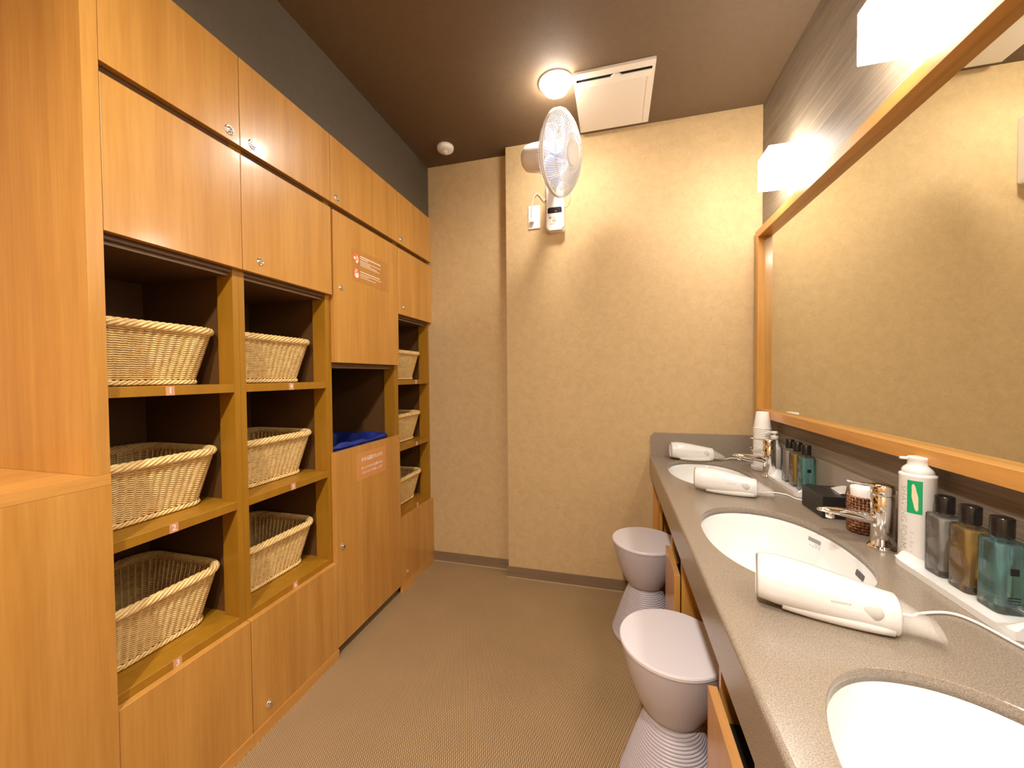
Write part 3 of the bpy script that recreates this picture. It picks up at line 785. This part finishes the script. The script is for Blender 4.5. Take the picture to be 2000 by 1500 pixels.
ax = Vector((.92, -.32, -.20)).normalized(); CF = Vector((-.228, 1.75, 2.182))
zax = ax; xax = Vector((0, 0, 1)).cross(zax).normalized(); yax = zax.cross(xax).normalized()
MF = Matrix(((xax.x, yax.x, zax.x, CF.x), (xax.y, yax.y, zax.y, CF.y), (xax.z, yax.z, zax.z, CF.z), (0, 0, 0, 1)))
RG = .172
mot = MF @ Vector((0, 0, -.13))
bm = bmesh.new(); tube(bm, spline([(-.308, YC-.04, 2.24), (-.312, YC-.10, 2.235), (-.318, YC-.22, 2.19), (mot.x+.01, mot.y+.05, mot.z-.02), (mot.x, mot.y, mot.z-.005)], 6), .021, 16); obj('arm', bm, 'white', t)
bm = bmesh.new(); lathe(bm, [(.02, -.198), (.045, -.192), (.058, -.178), (.063, -.15), (.064, -.10), (.064, -.066), (.03, -.060)], 40, mx=MF); obj('motor_housing', bm, 'white', t)
# guards
def guard(sgn, depth, r0, n, swirl, name):
    bm = bmesh.new()
    for i in range(n):
        a0 = 2*PI*i/n; pts = []
        for k in range(9):
            q = k/8; rr_ = r0+(RG-r0)*q
            zz = sgn*(depth*math.cos(q*PI/2)**.7 + .006)
            a = a0+swirl*(1-q)
            pts.append(MF @ Vector((rr_*math.cos(a), rr_*math.sin(a), zz)))
        tube(bm, pts, .0012, 4, cap=False)
    for rr_, q in ((.075, .2), (.125, .55)):
        zz = sgn*(depth*math.cos(((rr_-r0)/(RG-r0))*PI/2)**.7+.006)
        tube(bm, [MF @ Vector((rr_*math.cos(2*PI*k/60), rr_*math.sin(2*PI*k/60), zz)) for k in range(60)], .0016, 5, closed=True)
    o = obj(name, bm, 'gloss', t); o['kind'] = 'stuff'; return o
guard(1, .052, .050, 100, .35, 'front_guard')
guard(-1, .055, .058, 84, -.2, 'rear_guard')
bm = bmesh.new()
for zz, rr_, th in ((.005, RG+.001, .0042), (-.005, RG+.001, .0042)):
    tube(bm, [MF @ Vector((rr_*math.cos(2*PI*k/96), rr_*math.sin(2*PI*k/96), zz)) for k in range(96)], th, 8, closed=True)
obj('guard_rim', bm, 'white', t)
bm = bmesh.new(); lathe(bm, [(.052, .054), (.054, .058), (.050, .063), (.02, .066), (.003, .0665)], 40, mx=MF); obj('badge', bm, 'white_m', t)
bm = bmesh.new(); lathe(bm, [(.030, -.045), (.034, .0), (.030, .03), (.012, .036), (.002, .037)], 32, mx=MF); hub = obj('hub', bm, 'blade', t)
for i in range(5):
    bm = bmesh.new(); a0 = 2*PI*i/5+.3; NRr, NA = 7, 7; g = []
    for a_ in range(NRr):
        q = a_/(NRr-1); rr_ = .030+.118*q; w_ = .30+.34*math.sin(PI*min(1, .25+q*.75)); row = []
        for b_ in range(NA):
            p = b_/(NA-1)-.5; an = a0+p*2*w_+q*.25
            row.append(bm.verts.new(MF @ Vector((rr_*math.cos(an), rr_*math.sin(an), -.004+p*.045*(1-.3*q)))))
        g.append(row)
    for a_ in range(NRr-1):
        for b_ in range(NA-1):
            fc = bm.faces.new((g[a_][b_], g[a_+1][b_], g[a_+1][b_+1], g[a_][b_+1])); fc.smooth = True
    bmesh.ops.solidify(bm, geom=bm.faces[:], thickness=.0015)
    obj('blade', bm, 'blade', t)
bm = bmesh.new(); tube(bm, spline([(-.245, 1.96, 2.06), (-.232, 1.93, 2.02), (-.215, 1.92, 2.028), (-.205, 1.91, 2.055), (-.21, 1.90, 2.08)], 6), .0016, 6); obj('pull_cord', bm, 'white', t)
yw_ = YC-.010
bm = bmesh.new(); tube(bm, spline([(-.4435, YC-.024, 2.062), (-.443, YC-.022, 2.10), (-.441, YC-.016, 2.15), (-.432, yw_, 2.190), (-.413, yw_, 2.206), (-.396, yw_, 2.190), (-.378, yw_, 2.163), (-.368, yw_, 2.168), (-.357, yw_, 2.185)], 6), .0022, 6); obj('power_cord', bm, 'white', t)
bm = bmesh.new(); bx(bm, -.4535, -.4335, YC-.032, YC-.0085, 2.042, 2.066, bev=.004); obj('plug', bm, 'white_m', t)
t = thing('wall_socket', 'white wall socket plate to the left of the fan base', 'socket', (-.433, YC, 2.077))
obj('cover_plate', B(-.467, -.400, YC-.0075, YC-.0005, 2.012, 2.142, bev=.002), 'white', t)

# ================================================================== STOOLS
def stool():
    t = thing('stool', 'x', 'stool', (0, 0, 0), 0, 'mauve hourglass stools')
    bm = bmesh.new(); lathe(bm, [(.138, .421), (.143, .4235), (.1435, .431), (.1415, .4345), (.139, .4355), (.1385, .4355), (.002, .4355)], 72, smooth=True); smooth(obj('seat', bm, 'stooltop', t, world=False), 25)
    P_ = [(.060, .234), (.0735, .236), (.082, .248), (.094, .268), (.1065, .295), (.1175, .325), (.1265, .355), (.1335, .385), (.1395, .412), (.1405, .4205)]
    bm = bmesh.new(); lathe(bm, P_, 72); smooth(obj('upper_bowl', bm, 'stool', t, world=False), 60)
    pr = [(.058, .2335)]; n = 26
    for i in range(n):
        q = i/n; z = .230-q*.205; rr_ = .066+.074*(q**.86)
        dz = .205/n  # one rib
        pr += [(rr_-.0012, z), (rr_+.0010, z-dz*.25), (rr_+.0013, z-dz*.6), (rr_-.0008, z-dz*.92)]
    pr += [(.143, .022), (.1455, .012), (.143, .002), (.138, .0003)]
    bm = bmesh.new(); lathe(bm, pr, 72); smooth(obj('ribbed_foot', bm, 'stool', t, world=False), 70)
    return t
s1 = stool(); s2 = copy_tree(s1)
s1.location = (.135, 1.815, 0); s1['label'] = 'mauve grey hourglass stool beside the back wall, farther of the two'
s2.location = (.158, 1.142, 0); s2['label'] = 'mauve grey hourglass stool in the foreground, nearer of the two'

# ================================================================== HAIR DRYERS
def dryer(x, y, ang, lb):
    """body lies along local +x from 0 to L; ang = heading"""
    t = thing('hair_dryer', lb, 'hair dryer', (x, y, CT), ang, 'white hair dryers on the worktop')
    # fraction, z-low, z-high, half width
    S_ = [(0.0, .013, .081, .041), (.03, .010, .0845, .0440), (.15, .006, .0865, .0455), (.3, .004, .0850, .0445), (.45, .0022, .081, .042), (.6, .001, .0755, .039), (.75, .0005, .070, .0355), (.9, .0005, .0645, .0325), (.985, .0005, .0625, .0315), (1.0, .0025, .060, .029)]
    Ln = .196; N = 36
    bm = bmesh.new(); rings = []
    for q, z0, z1, hw in S_:
        zc, hz = (z0+z1)/2, (z1-z0)/2; ring = []
        for i in range(N):
            a = 2*PI*i/N; ca, sa = math.cos(a), math.sin(a)
            e = 2/2.35
            ring.append(bm.verts.new((q*Ln, hw*math.copysign(abs(ca)**e, ca), zc+hz*math.copysign(abs(sa)**e, sa))))
        rings.append(ring)
    for a, b in zip(rings, rings[1:]):
        for i in range(N):
            fc = bm.faces.new((a[i], a[(i+1) % N], b[(i+1) % N], b[i])); fc.smooth = True
    bm.faces.new(rings[-1])
    # open intake: wall turned inward
    inn = [bm.verts.new((v.co.x+.012, v.co.y*.9, (v.co.z-.047)*.9+.047)) for v in rings[0]]
    for i in range(N): bm.faces.new((rings[0][(i+1) % N], rings[0][i], inn[i], inn[(i+1) % N]))
    bm.faces.new(inn)
    obj('body', bm, 'gloss', t, world=False)
    bm = bmesh.new()
    for i in range(9):
        yy = -.036+.009*i; h = .036*math.sqrt(max(0, 1-(yy/.042)**2))
        bx(bm, .002, .006, yy-.0012, yy+.0012, .047-h*.75, .047+h*.75)
    obj('intake_grille', bm, 'white_m', t, world=False)
    # folded handle hugging the underside on the room side
    bm = bmesh.new(); pts = []; rd = []
    for q in range(10):
        k = q/9; pts.append((.040+.148*k, -.0225+.003*k, .0165-.002*k)); rd.append(.0150*math.sin(PI*(.22+.62*k))**.5)
    tube(bm, pts, rd, 16); obj('folded_handle', bm, 'white', t, world=False)
    # round pale button on the room side of the nozzle collar
    mx = Matrix.Translation((.160, -.0315, .040)) @ Matrix.Rotation(PI/2+.1, 4, 'X')
    bm = bmesh.new(); lathe(bm, [(.0135, -.004), (.0135, .0015), (.012, .0032), (.002, .004)], 28, mx=mx); obj('button', bm, 'button', t, world=False)
    bm = bmesh.new()
    for i in range(8): bx(bm, .106+i*.0034, .1085+i*.0034, -.0405+i*.00045, -.0385+i*.00045, .046, .0485)
    obj('printed_mark', bm, 'palegrey', t, world=False)['kind'] = 'stuff'
    # transparent flattened nozzle
    bm = bmesh.new(); rings = []
    for q, hz, hw, zc in ((0, .0255, .0255, .031), (.008, .0240, .0250, .0300), (.026, .0165, .029, .0255), (.047, .0100, .034, .021), (.0475, .0088, .0328, .021), (.026, .0150, .0275, .0255), (.0, .0235, .0235, .031)):
        rings.append([bm.verts.new((Ln+.0005+q, hw*math.cos(2*PI*i/24), zc+hz*math.sin(2*PI*i/24))) for i in range(24)])
    for a, b in zip(rings, rings[1:]):
        for i in range(24):
            fc = bm.faces.new((a[i], a[(i+1) % 24], b[(i+1) % 24], b[i])); fc.smooth = True
    obj('nozzle', bm, 'clearpl', t, world=False)
    return t
def cord(t, pts, rad=.0027):
    bm = bmesh.new(); tube(bm, spline(pts, 8), rad, 8); obj('power_cord', bm, 'gloss', t)
zc_ = CT+.0032
d = dryer(.262, .818, math.radians(-17), 'white hair dryer with clear nozzle in the foreground, beside the middle basin')
cord(d, [(.445, .800, CT+.018), (.50, .815, zc_+.001), (.522, .828, zc_), (.571, .842, zc_), (.595, .822, zc_), (.612, .76, zc_), (.64, .70, zc_), (.668, .62, zc_)])
d = dryer(.290, 1.542, math.radians(-15), 'white hair dryer lying between the far and the middle basin')
cord(d, [(.475, 1.51, CT+.018), (.51, 1.535, zc_+.002), (.545, 1.553, zc_), (.585, 1.535, zc_), (.598, 1.49, zc_), (.640, 1.460, zc_), (.672, 1.450, zc_)])
d = dryer(.276, 2.072, math.radians(1), 'white hair dryer lying against the back wall splashback, smallest in view')
cord(d, [(.46, 2.068, CT+.018), (.525, 2.095, zc_+.002), (.56, 2.10, CT+.012), (.60, 2.10, CT+.010), (.64, 2.085, zc_), (.67, 2.05, zc_)])

# ================================================================== AMENITY TRAYS AND BOTTLES
def tray(y1, lb):
    t = thing('amenity_tray', lb, 'tray', (.652, y1-.135, CT), 0, 'white ceramic bottle trays')
    x0, x1, y0 = .611, .690, y1-.270
    NX, NY = 17, 61
    bm = bmesh.new(); top, bot = [], []
    for j in range(NY):
        v_ = j/(NY-1); yy = y0+(y1-y0)*v_; e = min(v_, 1-v_)*(y1-y0)   # distance from an end
        rt, rb = [], []
        for i in range(NX):
            u_ = i/(NX-1); 
            k = 1-max(0, (.022-e)/.022)**2*.16                     # plan rounds in at the ends
            xx = (x0+x1)/2+(u_-.5)*(x1-x0)*k
            m_ = 1-abs(u_-.5)*2
            end = max(0.0, 1-e/.042); end = end*end*(3-2*end)
            arch = math.sin(PI*min(1, max(0, u_*.98+.01)))**.8
            lip = .007*max(0, 1-min(u_, 1-u_)*(x1-x0)/.006)**1.5
            z = .0062+lip+end*.030*arch
            rt.append(bm.verts.new((xx, yy, CT+z))); rb.append(bm.verts.new((xx, yy, CT+.0004)))
        top.append(rt); bot.append(rb)
    for j in range(NY-1):
        for i in range(NX-1):
            fc = bm.faces.new((top[j][i], top[j][i+1], top[j+1][i+1], top[j+1][i])); fc.smooth = True
            bm.faces.new((bot[j][i], bot[j+1][i], bot[j+1][i+1], bot[j][i+1]))
        for i in (0, NX-1): 
            fc = bm.faces.new((top[j][i], top[j+1][i], bot[j+1][i], bot[j][i]))
    for j in (0, NY-1):
        for i in range(NX-1): bm.faces.new((top[j][i], top[j][i+1], bot[j][i+1], bot[j][i]))
    smooth(obj('dish', bm, 'porc', t), 60)
    ym = y1-.135
    bm = bmesh.new(); rn = random.Random(5)
    for k in range(7):
        yk = ym+.083-k*.0085; h_ = rn.uniform(.0045, .0075)
        bx(bm, x0+.0078, x0+.0078+h_, yk-.0016, yk, CT+.0060, CT+.0069); bx(bm, x0+.0078, x0+.0092, yk-.0050, yk-.0016, CT+.0060, CT+.0069)
    obj('embossed_mark', bm, 'button', t)['kind'] = 'stuff'
tray(1.055, 'white ceramic tray with raised ends under the three nearer bottles')
tray(1.795, 'white ceramic tray with raised ends under the three farther bottles')
def bottle(y, liq, lb, x=.6665):
    t = thing('amenity_bottle', lb, 'bottle', (x, y, CT+.0068), 0, 'black capped square bottles')
    z0 = CT+.0070; z1 = CT+.1315
    hx, hy = .0215, .0235
    def ring(bm, k, z, ox=0): return [bm.verts.new((x+p*k, y+q*k, z)) for p, q in rrect(-hx, hx, -hy, hy, .010, 5)]
    def loft(rg, c0=True, c1=True):
        n = len(rg[0][1]) if False else None
    bm = bmesh.new(); R_ = [ring(bm, .93, z0), ring(bm, 1, z0+.003), ring(bm, 1, z1-.003), ring(bm, .93, z1)]
    nk = [bm.verts.new((x+.009*math.cos(2*PI*(i+.5)/24-PI/24*0), y+.009*math.sin(2*PI*(i+.5)/24), z1+.001)) for i in range(24)]
    nk2 = [bm.verts.new((v.co.x, v.co.y, z1+.005)) for v in nk]
    R_ += [nk, nk2]
    for a, b in zip(R_, R_[1:]):
        for i in range(24):
            fc = bm.faces.new((a[i], a[(i+1) % 24], b[(i+1) % 24], b[i])); fc.smooth = True
    bm.faces.new(list(reversed(R_[0]))); bm.faces.new(R_[-1])
    smooth(obj('glass_body', bm, 'glass', t), 50)
    bm = bmesh.new(); R_ = [ring(bm, .80, z0+.012), ring(bm, .87, z0+.016), ring(bm, .87, z1-.008), ring(bm, .80, z1-.0045)]
    for a, b in zip(R_, R_[1:]):
        for i in range(24):
            fc = bm.faces.new((a[i], a[(i+1) % 24], b[(i+1) % 24], b[i])); fc.smooth = True
    bm.faces.new(list(reversed(R_[0]))); bm.faces.new(R_[-1])
    smooth(obj('liquid', bm, liq, t), 50)
    bm = bmesh.new(); lathe(bm, [(.0125, .0), (.0150, .0006), (.0152, .0325), (.0140, .0345), (.003, .0350)], 24, c=(x, y, z1+.0052)); smooth(obj('cap', bm, 'black', t), 35)
    # small printed label on the camera side
    yl = y-hy-.0004
    bm = bmesh.new(); bx(bm, x-.006, x+.006, yl-.0002, yl, z0+.070, z0+.082)
    for i in range(3): bx(bm, x-.009, x+.009, yl-.0002, yl, z0+.030-i*.005, z0+.0315-i*.005)
    obj('printed_label', bm, 'black', t)['kind'] = 'stuff'
bottle(.996, 'glass_c', 'clear bottle with black cap next to the shaving foam can')
bottle(.936, 'glass_y', 'amber yellow bottle with black cap, middle of the nearer tray')
bottle(.874, 'glass_b', 'turquoise bottle with black cap nearest the camera at the right edge')
bottle(1.722, 'glass_c', 'clear bottle with black cap on the farther tray, beside the far tap')
bottle(1.656, 'glass_y', 'amber yellow bottle with black cap, middle of the farther tray')
bottle(1.590, 'glass_b', 'turquoise bottle with black cap on the farther tray, behind the black tissue box')

# ================================================================== SMALL THINGS
# shaving foam
cxn, cyn, cr_ = .6605, 1.060, .0305
t = thing('shaving_foam_can', 'white shaving foam can with a green leaf picture and nozzle cap', 'spray can', (cxn, cyn, CT))
bm = bmesh.new(); lathe(bm, [(.0285, .0003), (.0305, .003), (.0305, .196), (.0312, .1975), (.0312, .2005), (.0300, .2020), (.0255, .2045)], 56, c=(cxn, cyn, CT)); smooth(obj('can_body', bm, 'white', t), 40)
bm = bmesh.new(); lathe(bm, [(.0262, .2046), (.0270, .2080), (.0250, .2140), (.0200, .2190), (.0175, .2220), (.0172, .2310), (.0182, .2325), (.0182, .2385), (.0165, .2400), (.003, .2402)], 48, c=(cxn, cyn, CT)); smooth(obj('cap', bm, 'white', t), 40)
bm = bmesh.new(); tube(bm, [(cxn-.012, cyn+.004, CT+.2350), (cxn-.0285, cyn+.010, CT+.2352)], [.0038, .0030], 10); obj('spout', bm, 'white', t)
def oncan(ang, z, rr_=cr_+.0004): return Vector((cxn+rr_*math.cos(ang), cyn+rr_*math.sin(ang), CT+z))
def canpatch(bm, a0, a1, z0, z1, rr_, n=10):
    A = [(bm.verts.new(oncan(a0+(a1-a0)*i/n, z0, rr_)), bm.verts.new(oncan(a0+(a1-a0)*i/n, z1, rr_))) for i in range(n+1)]
    for p, q in zip(A, A[1:]): bm.faces.new((p[0], q[0], q[1], p[1]))
AM = math.radians(-128)
bm = bmesh.new(); canpatch(bm, AM-.44, AM+.36, .117, .190, cr_+.0003); obj('green_label', bm, 'green', t)
bm = bmesh.new(); pts = []
for i in range(24):
    a = 2*PI*i/24; rr2 = 1+.12*math.cos(6*a); du = .15*rr2*math.cos(a); dz = .030*math.sin(a)
    pts.append(bm.verts.new(oncan(AM-.02+du+dz*-3.2, .153+dz, cr_+.0007)))
cc = bm.verts.new(oncan(AM-.02, .153, cr_+.0007))
for i in range(24): bm.faces.new((pts[i], pts[(i+1) % 24], cc))
obj('leaf_picture', bm, 'leaf', t)
AT = math.radians(-166)
obj('lettering', text_bm('SHAVING FOAM', .0185, lambda a, b: oncan(AT+b/cr_*1.0, .105-a, cr_+.0005), bold=-.0005, width=.140), 'greytext', t)
bm = bmesh.new()
for k in range(6): canpatch(bm, AT+.42, AT+.42+(.16, .10, .18, .08, .15, .12)[k], .072-k*.0105, .0728-k*.0105+(.003, .001, .0025, .004, .001, .003)[k], cr_+.0004, 3)
obj('small_print', bm, 'palegrey', t)['kind'] = 'stuff'
bm = bmesh.new(); canpatch(bm, math.radians(-63), math.radians(-62), .004, .196, cr_+.0003, 2); obj('label_seam', bm, 'greytext', t)
# woven cup with a white roll in it
def weave_cup(cx_, cy_, rad, h):
    t = thing('woven_cup', 'brown woven cane cup behind the middle tap', 'cup', (cx_, cy_, CT))
    bm = bmesh.new(); rows = 13; K = 26
    for i in range(rows):
        z = .005+i*(h-.010)/(rows-1); pts = []
        for k in range(K*6):
            a = 2*PI*k/(K*6); off = .0017*math.sin(K/2*a*1.0+PI*(i % 2))
            rr_ = rad-.0015+off+.0015*math.sin(PI*i/rows); pts.append((cx_+rr_*math.cos(a), cy_+rr_*math.sin(a), CT+z))
        tube(bm, pts, .0034, 5, closed=True, ref=Vector((0, 0, 1)))
    obj('woven_wall', bm, 'cane', t)
    bm = bmesh.new()
    for k in range(K):
        a = 2*PI*(k+.5)/K; x_, y_ = cx_+(rad+.0004)*math.cos(a), cy_+(rad+.0004)*math.sin(a)
        tube(bm, [(x_, y_, CT+.003), (x_, y_, CT+h)], .0018, 4)
    obj('stakes', bm, mat('light_cane', (0.36, 0.16, 0.06), 0.4), t)['kind'] = 'stuff'
    bm = bmesh.new(); lathe(bm, [(rad-.004, .001), (rad-.004, .006)], 32, c=(cx_, cy_, CT)); obj('base', bm, 'cane', t)
weave_cup(.650, 1.233, .0315, .100)
bm = bmesh.new(); lathe(bm, [(.024, .0065), (.0262, .02), (.0268, .108), (.0275, .118), (.0262, .122), (.0215, .1215), (.020, .112), (.006, .110)], 40, c=(.650, 1.233, CT))
one('cotton_roll', bm, 'tissue', 'white roll standing in the brown woven cup', 'roll')
# tissue box
t = thing('tissue_box', 'black square tissue box in front of the farther bottles', 'tissue box', (.64, 1.38, CT))
tx0, tx1, ty0, ty1 = .595, .688, 1.317, 1.446
obj('box_body', B(tx0, tx1, ty0, ty1, CT+.0004, CT+.066, bev=.0015), 'blackbox', t)
bm = bmesh.new(); extr(bm, rrect(.640, .668, 1.338, 1.424, .010, 5), lambda a, b, d: Vector((a, b, d)), CT+.0655, CT+.0664); obj('opening', bm, 'black', t)
bm = bmesh.new()
q = [(.661, 1.418, CT+.0670), (.659, 1.392, CT+.0668), (.654, 1.350, CT+.0668), (.655, 1.334, CT+.0730), (.657, 1.331, CT+.0975), (.660, 1.352, CT+.0920), (.661, 1.385, CT+.0800)]
A_ = [bm.verts.new(p) for p in q]; B_ = [bm.verts.new((p[0]+.004, p[1], p[2]-.0008)) for p in q]
bm.faces.new(A_); bm.faces.new(list(reversed(B_)))
for k in range(7): bm.faces.new((A_[k], B_[k], B_[(k+1) % 7], A_[(k+1) % 7]))
o = obj('tissue', bm, 'tissue', t)
# paper cups and chrome holder
CXc, CYc = .642, 1.935
t = thing('cup_holder', 'chrome wire cup holder on a round white base in the far corner', 'cup holder', (CXc, CYc, CT))
bm = bmesh.new(); lathe(bm, [(.042, .0004), (.0435, .003), (.0425, .016), (.039, .0195), (.003, .020)], 48, c=(CXc, CYc, CT)); smooth(obj('base', bm, 'white', t), 40)
bm = bmesh.new()
for a in (math.radians(20), math.radians(140), math.radians(200), math.radians(320)):
    c_, s_ = math.cos(a), math.sin(a); rr_ = .0450
    hh = .170 if a < 1 else .085
    tube(bm, spline([(CXc+(rr_-.006)*c_, CYc+(rr_-.006)*s_, CT+.014), (CXc+rr_*c_, CYc+rr_*s_, CT+.04), (CXc+rr_*c_, CYc+rr_*s_, CT+hh), (CXc+(rr_+.004)*c_, CYc+(rr_+.004)*s_, CT+hh+.006)], 5), .0014, 6)
tube(bm, [(CXc+.0455*math.cos(2*PI*k/40), CYc+.0455*math.sin(2*PI*k/40), CT+.086) for k in range(40)], .0016, 6, closed=True)
obj('wire_cage', bm, 'chrome', t)
bm = bmesh.new(); lathe(bm, [(.0335, .0), (.0352, .0005), (.0352, .003), (.0335, .0035), (.0245, .0735), (.0235, .0745), (.0225, .070), (.0318, .004), (.0318, .0)], 40, cap0=False, cap1=False)
lathe(bm, [(.0232, .0700), (.0232, .0712)], 40)
cup = obj('paper_cup', bm, 'paperw', None); smooth(cup, 40)
n_c = 22
for i in range(n_c):
    o = cup if i == 0 else copy_tree(cup)
    o.location = (CXc, CYc, CT+.0205+i*.0078)
    tag(o, 'white paper cup upside down in the far corner, topmost of the stack' if i == n_c-1 else 'white paper cup upside down inside the stack, only its rim showing', 'paper cup', 'stacked paper cups')
# white pump bottle
t = thing('pump_bottle', 'slim white pump bottle behind the far tap', 'bottle', (.668, 1.872, CT))
bm = bmesh.new(); lathe(bm, [(.0215, .0004), (.0235, .003), (.0235, .098), (.0215, .112), (.0140, .130), (.0130, .146)], 40, c=(.668, 1.872, CT)); smooth(obj('bottle_body', bm, 'white', t), 40)
bm = bmesh.new(); lathe(bm, [(.0145, .1465), (.0145, .161), (.0125, .163), (.005, .1635), (.005, .170), (.012, .1705), (.013, .178), (.011, .181), (.002, .1815)], 32, c=(.668, 1.872, CT)); tube(bm, [(.664, 1.872, CT+.176), (.640, 1.872, CT+.176), (.632, 1.872, CT+.171)], [.0055, .0045, .0035], 10); obj('pump_head', bm, 'white', t)
